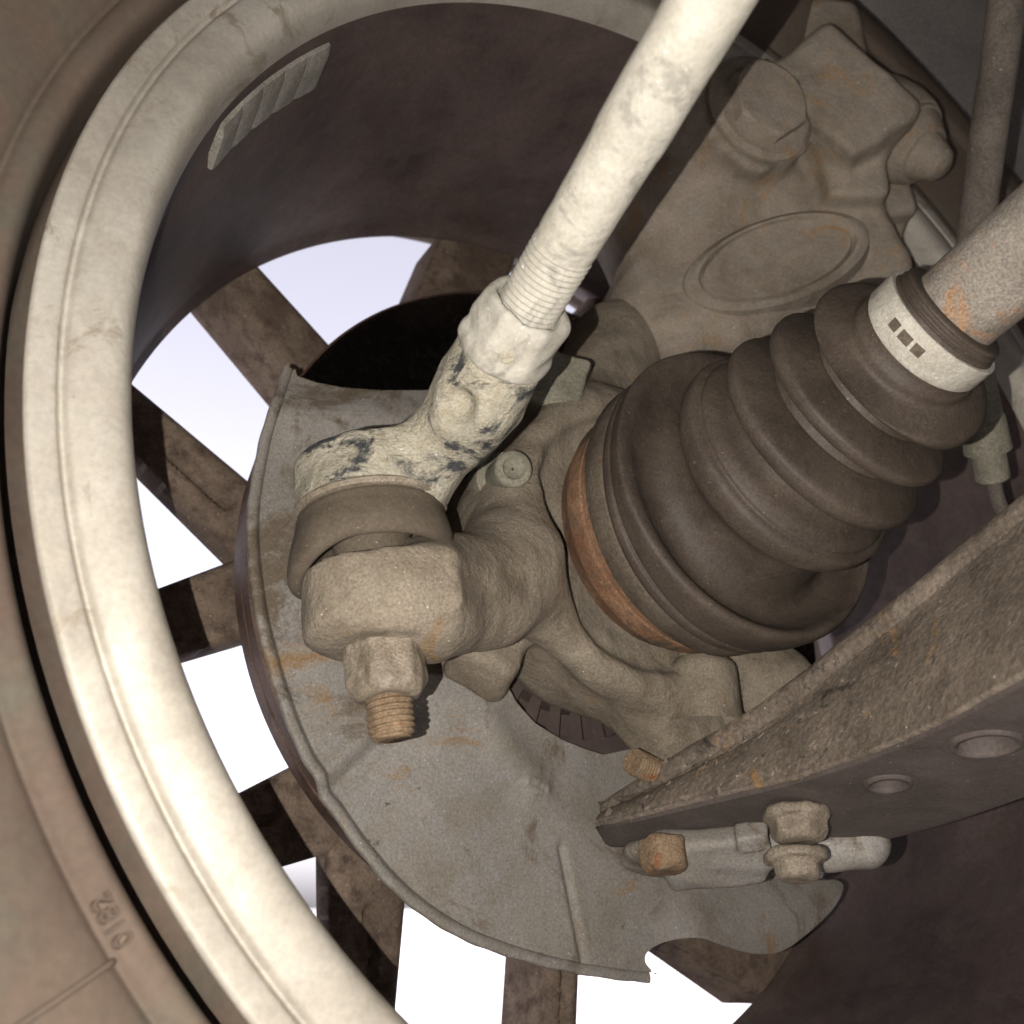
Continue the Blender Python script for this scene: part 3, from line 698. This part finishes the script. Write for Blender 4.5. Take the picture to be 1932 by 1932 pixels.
pr = [(.0315, .0480), (.0328, .0494), (.0345, .0503), (.0366, .0503), (.0374, .0494), (.0382, .0494), (.0390, .0508), (.0440, .0515), (.0478, .0514), (.0496, .0505), (.0500, .0488), (.0490, .0472), (.0468, .0455), (.0448, .0430), (.0442, .0395), (.0460, .0360), (.0500, .0335), (.0545, .0322), (.0590, .0318)]
pr += [(sc1-.0052, .0335), (sc1-.0036, .0362), (sc1-.0020, .0378), (sc1+.0012, .0382), (sc1+.0026, .0374), (sc1+.0034, .0356), (sc1+.0044, .0352), (sc1+.0062, .0326), (sc1+.0078, .0285)]
pr += crest(sc2, .0354, .0252, .0228, .0043)+crest(sc3, .0315, .0220, .0198, .0040)+crest(sc4, .0282, .0194, .0186, .0046)[:-1]
pr += [(scl-.0062, .0186), (scl-.0042, .0172), (scl+.0034, .0168), (scl+.0044, .0160), (scl+.0052, .0164), (scl+.0060, .0156), (scl+.0068, .0160), (scl+.0075, .0150), (scl+.0075, .0122)]
mesh_obj('boot', *lathe_cl(smooth_prof(pr, 4).tolist(), 160, .0025), M['cvboot'], axle)
pr = [(scl-.0034, .0170), (scl-.0034, .0183), (scl-.0030, .0186), (scl+.0030, .0184), (scl+.0034, .0180), (scl+.0034, .0170)]
small_clamp = mesh_obj('small_clamp', *lathe_cl(pr, 90, .002), M['clamp'], axle, sharp=40)
cc = cl_at(scl); cd = cl_dir(scl); tc_ = nrm(-cc-cd*(-cc@cd)); lft = nrm(np.cross(cd, tc_))
for k, (off, w) in enumerate(((-.42, .0014), (-.18, .0019), (.06, .0016))):
    dv = math.cos(off)*tc_+math.sin(off)*lft; tg = np.cross(cd, dv); c = cc+dv*.0185
    V = [c+cd*a*.0013+tg*b*w+dv*e for e in (-.0012, .0002) for a, b in ((-1, -.9), (1, -1), (1.05, .95), (-.95, 1))]
    mesh_obj('clamp_slot', V, [(0, 1, 2, 3), (7, 6, 5, 4), (0, 4, 5, 1), (1, 5, 6, 2), (2, 6, 7, 3), (3, 7, 4, 0)], M['clampdark'], small_clamp, smooth=False)
mesh_obj('shaft', *lathe_cl([(scl+.004, .0124), (scl+.015, .0126), (scl+.03, .0127), (scl+.06, .0128), (scl+.10, .0128), (scl+.15, .0128)], 64, .004), M['shaft'], axle)

# ------------------------------------------------------------------ brake caliper
PF = P(1460, 505, .440)
SX = nrm([.93, -.34, .10]); SN = nrm(np.array([-.02, -.30, -.95])-SX*(np.array([-.02, -.30, -.95])@SX)); SY = np.cross(SN, SX)
def fr2(deg):                                          # a frame facing the camera, turned in its own plane
    c, q = math.cos(math.radians(deg)), math.sin(math.radians(deg)); return (SX*c+SY*q, SY*c-SX*q, SN)
def cal_fn(p):
    c0 = P(1405, 470, .462)
    d = s_box(p, c0, (SX, SY, SN), (.060, .047, .022), .008)
    d = smin(d, s_cap(p, P(1215, 625, .450), P(1380, 585, .450), .020, .022), .024)
    d = smin(d, s_cap(p, P(1290, 420, .452), P(1390, 270, .448), .022, .024), .02)
    d = smin(d, s_box(p, P(1558, 232, .450), fr2(18), (.021, .030, .024), .005), .004)
    d = smin(d, s_box(p, P(1585, 340, .456), fr2(-20), (.014, .022, .020), .004), .005)
    bc = P(1432, 215, .425); bd = nrm(AX*.6+np.array([0, 0, -.4]))
    d = smin(d, s_cyl(p, bc-bd*.035, bc, .0275, .0025), .004)
    d = smax(d, -s_cap(p, P(1500, 330, .425), P(1490, 420, .43), .006, .008), .012)
    br = s_cap(p, P(1180, 70, .52), P(1420, 110, .50), .022, .022)
    br = smin(br, s_box(p, P(1450, 105, .488), fr2(10), (.034, .017, .016), .003), .004)
    br = smin(br, s_box(p, P(1562, 88, .482), fr2(70), (.020, .0155, .014), .008), .003)
    br = smin(br, s_box(p, P(1622, 300, .480), fr2(75), (.042, .013, .016), .003), .004)
    br = smin(br, s_box(p, P(1640, 430, .482), fr2(60), (.020, .012, .016), .003), .004)
    d = smin(d, br, .003)
    return d+lumps(p, 160, .00035, 3)+lumps(p, 45, .0008, 13)
cal = thing('brake_caliper', 'large dusty tan brake caliper casting with round piston end and bolt', 'brake caliper', PF-AX*.03)
mesh_obj('casting', *sdf_mesh(cal_fn, (.035, -.29, .38), (.20, -.05, .56), .0014), M['caliper'], cal)
bd = nrm(AX*.6+np.array([0, 0, -.4])); bc = P(1426, 215, .4235)
mesh_obj('guide_bolt', *hexnut(bc+bd*.0030, bd, .0065, .0325, .15, 0, .12, 60, .0250, .0030), M['caliper'], cal, sharp=28)
pc = P(1405, 470, .462)+SN*.0222; PFs = PF*((pc@SN)/(PF@SN))+SN*.0066; V = []
for f_, hh in ((1.40, -.016), (1.22, -.0004), (1.10, .0016), (1.04, .0014), (1.015, -.0002), (1.0, -.0008), (.985, .0), (.965, .0010), (.85, .0007), (.5, .0010), (.02, .0012)):
    for j in range(90):
        t = 2*PI*j/90; V.append(PFs+SN*(hh+.0003*math.sin(3*t+f_*4))+SX*.0352*f_*math.cos(t)*(1+.012*math.sin(2*t+1))+SY*.0168*f_*math.sin(t))
mesh_obj('piston_cap', np.array(V), grid_faces(11, 90, wrap_m=True), M['caliper'], cal, sharp=35)
g0, g1 = P(1648, 240, .463), P(1784, 318, .438); gd = nrm(g1-g0); gl = np.linalg.norm(g1-g0)
pr = [(-.012, .022), (0, .0240), (.010, .0238), (.0175, .0222), (.0200, .0210), (.0204, .0198), (.0222, .0198), (.0228, .0184), (.028, .0156), (.0312, .0132), (.0317, .0112), (.0355, .0098), (gl-.003, .0075), (gl-.001, .0050), (gl, .0004)]
mesh_obj('pin_boot', *lathe(g0, gd, pr, 56, wob=.006), M['caliper'], cal, sharp=24)

# ------------------------------------------------------------------ lower control arm
arm_key = [   # upper edge, crease, lower edge along the arm
 ((1140, 1526, .347), (1131, 1556, .340), (1150, 1582, .345)),
 ((1160, 1508, .341), (1150, 1554, .331), (1172, 1590, .338)),
 ((1300, 1416, .329), (1326, 1512, .307), (1376, 1572, .328)),
 ((1440, 1334, .311), (1498, 1470, .283), (1556, 1592, .322)),
 ((1640, 1180, .289), (1706, 1398, .251), (1738, 1558, .303)),
 ((1932, 945, .255), (1956, 1268, .209), (1970, 1480, .268)),
 ((2190, 740, .225), (2213, 1140, .178), (2230, 1390, .236))]
arm_rows = []
for T_, M_, B_ in arm_key:
    T_, M_, B_ = P(*T_), P(*M_), P(*B_); w = np.linalg.norm(M_-T_); out = nrm(np.cross(M_-T_, [1, -.7, -.2])); out = out if out[2] < 0 else -out
    e = (M_-T_)/w; u_ = (B_-M_)/np.linalg.norm(B_-M_); L2 = np.linalg.norm(B_-M_)
    k_ = min(1, w/.022); c1, c2, c3, c4 = .0022*k_, .0040*k_, .0058*k_, .0085*k_
    row = [T_*1.07+np.array([0, .003, 0]), T_*1.01+np.array([0, .0003, 0]), T_, T_+e*c1, T_+e*c2-out*.0012*k_, T_+e*c3-out*.0022*k_, T_+e*c4-out*.0022*k_, T_+e*max(w*.35, c4*1.2)-out*.0012*k_, T_+e*w*.6, T_+e*w*.85+out*.0002,
           M_-e*.0022*k_, M_, M_+u_*.0022*k_, M_+u_*L2*.3, M_+u_*L2*.7, B_-u_*.002, B_, B_+np.array([0, -.004, .012])]
    arm_rows.append(np.array(row))
R_ = np.array([np.stack([np.interp(np.linspace(0, len(r_)-1, (len(r_)-1)*3+1), np.arange(len(r_)), r_[:, k]) for k in range(3)], 1) for r_ in arm_rows])
R_ = np.array([smooth_prof(R_[:, j], 10) for j in range(R_.shape[1])]).transpose(1, 0, 2)
carm = thing('lower_control_arm', 'rust-specked pressed steel control arm rising to the right edge', 'control arm', P(1180, 1580, .335))
JM = 33
RU = R_[:, :JM+1]; R_ = R_[:, JM:]
up_ = mesh_obj('pressed_side', RU.reshape(-1, 3)+lumps(RU.reshape(-1, 3), 150, .0003, 21)[:, None]*np.array([0, 0, 1]), grid_faces(RU.shape[0], RU.shape[1]), M['arm'], carm, sharp=45)
so = up_.modifiers.new('thick', 'SOLIDIFY'); so.thickness = .003; so.offset = 0
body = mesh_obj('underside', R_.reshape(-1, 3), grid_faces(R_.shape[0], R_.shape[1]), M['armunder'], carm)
rs_ = np.random.RandomState(11); parts_ = []
for k in range(620):
    i_ = rs_.randint(2, RU.shape[0]-12); zone = rs_.rand()
    j_ = int(np.clip((6+rs_.normal()*3) if zone < .4 else (JM-4-abs(rs_.normal())*5) if zone < .8 else rs_.randint(4, JM-1), 3, JM-1))
    if zone < .85 and i_ > RU.shape[0]*.62: continue
    c_ = RU[i_, j_]+(RU[i_+1, j_]-RU[i_, j_])*rs_.rand()+(RU[i_, j_-1]-RU[i_, j_])*rs_.rand()+np.array([0, -.0004, -.0021])
    sz = .0006+.0014*rs_.rand()**2; ico = rs_.normal(size=(6, 3))*.25+np.array([(1, 0, 0), (-1, 0, 0), (0, 1, 0), (0, -1, 0), (0, 0, 1), (0, 0, -1)])
    parts_.append((c_+ico*sz*np.array([1, 1, .7]), [(0, 2, 4), (2, 1, 4), (1, 3, 4), (3, 0, 4), (2, 0, 5), (1, 2, 5), (3, 1, 5), (0, 3, 5)]))
cr = mesh_obj('dried_mud_crumbs', *join(*parts_), M['arm'], carm, smooth=False); cr['kind'] = 'stuff'
# punched holes in the underside
def arm_at(u, v):
    k = np.array([q[:2]/q[2]*F_PX+C_PX for q in R_.reshape(-1, 3)]); d = np.hypot(k[:, 0]-u, k[:, 1]-v).reshape(R_.shape[:2])
    i, j = np.unravel_index(d[2:-2, 2:-2].argmin(), (R_.shape[0]-4, R_.shape[1]-4)); i += 2; j += 2
    n = nrm(np.cross(R_[i+1, j]-R_[i-1, j], R_[i, j+1]-R_[i, j-1])); t = nrm(R_[i+1, j]-R_[i-1, j]); 
    if n@R_[i, j] > 0: n = -n
    return R_[i, j], n, t
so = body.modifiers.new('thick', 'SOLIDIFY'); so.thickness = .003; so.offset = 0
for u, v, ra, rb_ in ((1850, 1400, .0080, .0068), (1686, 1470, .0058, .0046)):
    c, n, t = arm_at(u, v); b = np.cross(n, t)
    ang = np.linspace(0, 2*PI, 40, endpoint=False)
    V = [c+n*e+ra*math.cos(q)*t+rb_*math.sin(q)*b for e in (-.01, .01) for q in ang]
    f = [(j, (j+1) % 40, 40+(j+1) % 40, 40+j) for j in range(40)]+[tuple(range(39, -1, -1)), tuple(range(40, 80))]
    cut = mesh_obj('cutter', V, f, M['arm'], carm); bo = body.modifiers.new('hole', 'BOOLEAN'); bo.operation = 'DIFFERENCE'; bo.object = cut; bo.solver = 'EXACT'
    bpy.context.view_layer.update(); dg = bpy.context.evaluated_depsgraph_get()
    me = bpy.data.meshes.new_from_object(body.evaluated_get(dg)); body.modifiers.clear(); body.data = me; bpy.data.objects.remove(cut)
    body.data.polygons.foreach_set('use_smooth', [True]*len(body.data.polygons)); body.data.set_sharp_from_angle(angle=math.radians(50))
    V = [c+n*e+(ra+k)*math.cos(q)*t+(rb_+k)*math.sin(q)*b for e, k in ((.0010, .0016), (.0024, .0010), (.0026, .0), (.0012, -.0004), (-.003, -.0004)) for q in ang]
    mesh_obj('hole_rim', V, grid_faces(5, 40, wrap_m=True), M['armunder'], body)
# inner skin seen through the holes
IS = R_[:, 2:14]+np.array([0, -.006, .008]); mesh_obj('inner_skin', IS.reshape(-1, 3), grid_faces(IS.shape[0], IS.shape[1]), M['arm'], carm)

# ball joint bracket with its bolts
bj = thing('ball_joint', 'small grey ball joint bracket with rusty bolts below the control arm', 'ball joint', P(1340, 1670, .32))
b0 = P(1345, 1620, .322); bfx = nrm(P(1440, 1600, .318)-P(1250, 1625, .326)); bfz = nrm(np.array([0, .42, -.9])-bfx*(np.array([0, .42, -.9])@bfx)); bfy = np.cross(bfz, bfx)
def bj_fn(p):
    d = s_box(p, b0, (bfx, bfy, bfz), (.0165, .0105, .0045), .003)
    d = smin(d, s_cyl(p, P(1250, 1640, .334), P(1250, 1600, .338), .0150, .004), .008)
    d = smin(d, s_box(p, P(1420, 1578, .312), (bfx, bfy, bfz), (.0055, .0035, .004), .001), .001)
    d = smin(d, s_cap(p, P(1560, 1600, .318), P(1630, 1590, .316), .0065, .0085), .004)
    d = smin(d, s_cap(p, P(1430, 1600, .322), P(1560, 1600, .318), .006, .0065), .004)
    return d+lumps(p, 240, .0003, 15)
mesh_obj('bracket', *sdf_mesh(bj_fn, (.03, .095, .29), (.13, .135, .36), .001), M['shield'], bj)
def bolt_head(name, p0, d, af, h, seed, m, fl=0.0):
    d = nrm(d); x, y, z = frame(d); c = p0+d*h/2
    def fn(p):
        q = p-c; zz = q@d; a = np.stack([q@x, q@y], 1); rr = np.linalg.norm(a, axis=1)
        hx = np.max([np.abs(a@np.array([math.cos(k+seed), math.sin(k+seed)])) for k in (0, PI/3, 2*PI/3)], 0)-af/2
        o = smax(smax(hx, np.abs(zz)-h/2, .0015), rr+np.maximum(zz-h*.2, 0)*.8-af*.58, .0012)
        if fl: o = smin(o, s_cyl(p, p0-d*.001, p0+d*.0022, fl, .001), .0015)
        return o+lumps(p, 420, .00025, int(seed*10))
    w = max(af, fl*2)*.8+.004
    mesh_obj(name, *sdf_mesh(fn, c-w, c+w, .0007), m, bj)
BD = nrm(DOWN+np.array([0, 0, -.25]))
bolt_head('bolt_head', P(1248, 1583, .3185), BD, .0150, .0105, .3, M['bolt'])
bolt_head('nut', P(1500, 1535, .2960), BD, .0150, .0085, .9, M['nutsteel'], .0098)
bolt_head('bolt_head', P(1500, 1612, .2950), BD, .0125, .0075, .5, M['nutsteel'], .0092)

# ------------------------------------------------------------------ brake hose and line fitting
hose = thing('brake_hose', 'dusty grey-brown brake hose hanging down the upper right corner', 'hose', P(1840, 430, .42))
mesh_obj('hose_body', *tube([P(1925, -160, .395), P(1905, -40, .40), P(1888, 100, .405), P(1864, 260, .41), P(1842, 430, .42), P(1836, 540, .43)], .0075, 24), M['hose'], hose)
fit_ = thing('brake_line_fitting', 'small stepped grey line fitting behind the ribbed axle boot', 'fitting', P(1875, 900, .38))
f0, f1 = P(1838, 700, .372), P(1874, 905, .385); fd = nrm(f1-f0); L_ = np.linalg.norm(f1-f0)
mesh_obj('fitting_body', *lathe(f0, fd, [(0, .001), (0, .0062), (.002, .0070), (L_*.42, .0074), (L_*.43, .0080), (L_*.72, .0088), (L_*.74, .0062), (L_*.98, .0064), (L_, .0055), (L_, .0005)], 32), M['sensor'], fit_, sharp=40)
mesh_obj('pipe', *tube([f1, P(1890, 960, .39), P(1930, 1010, .40)], .0028, 12), M['hose'], fit_)
mesh_obj('pipe', *tube([f0, P(1830, 660, .38), P(1850, 600, .40)], .0035, 12), M['hose'], fit_)
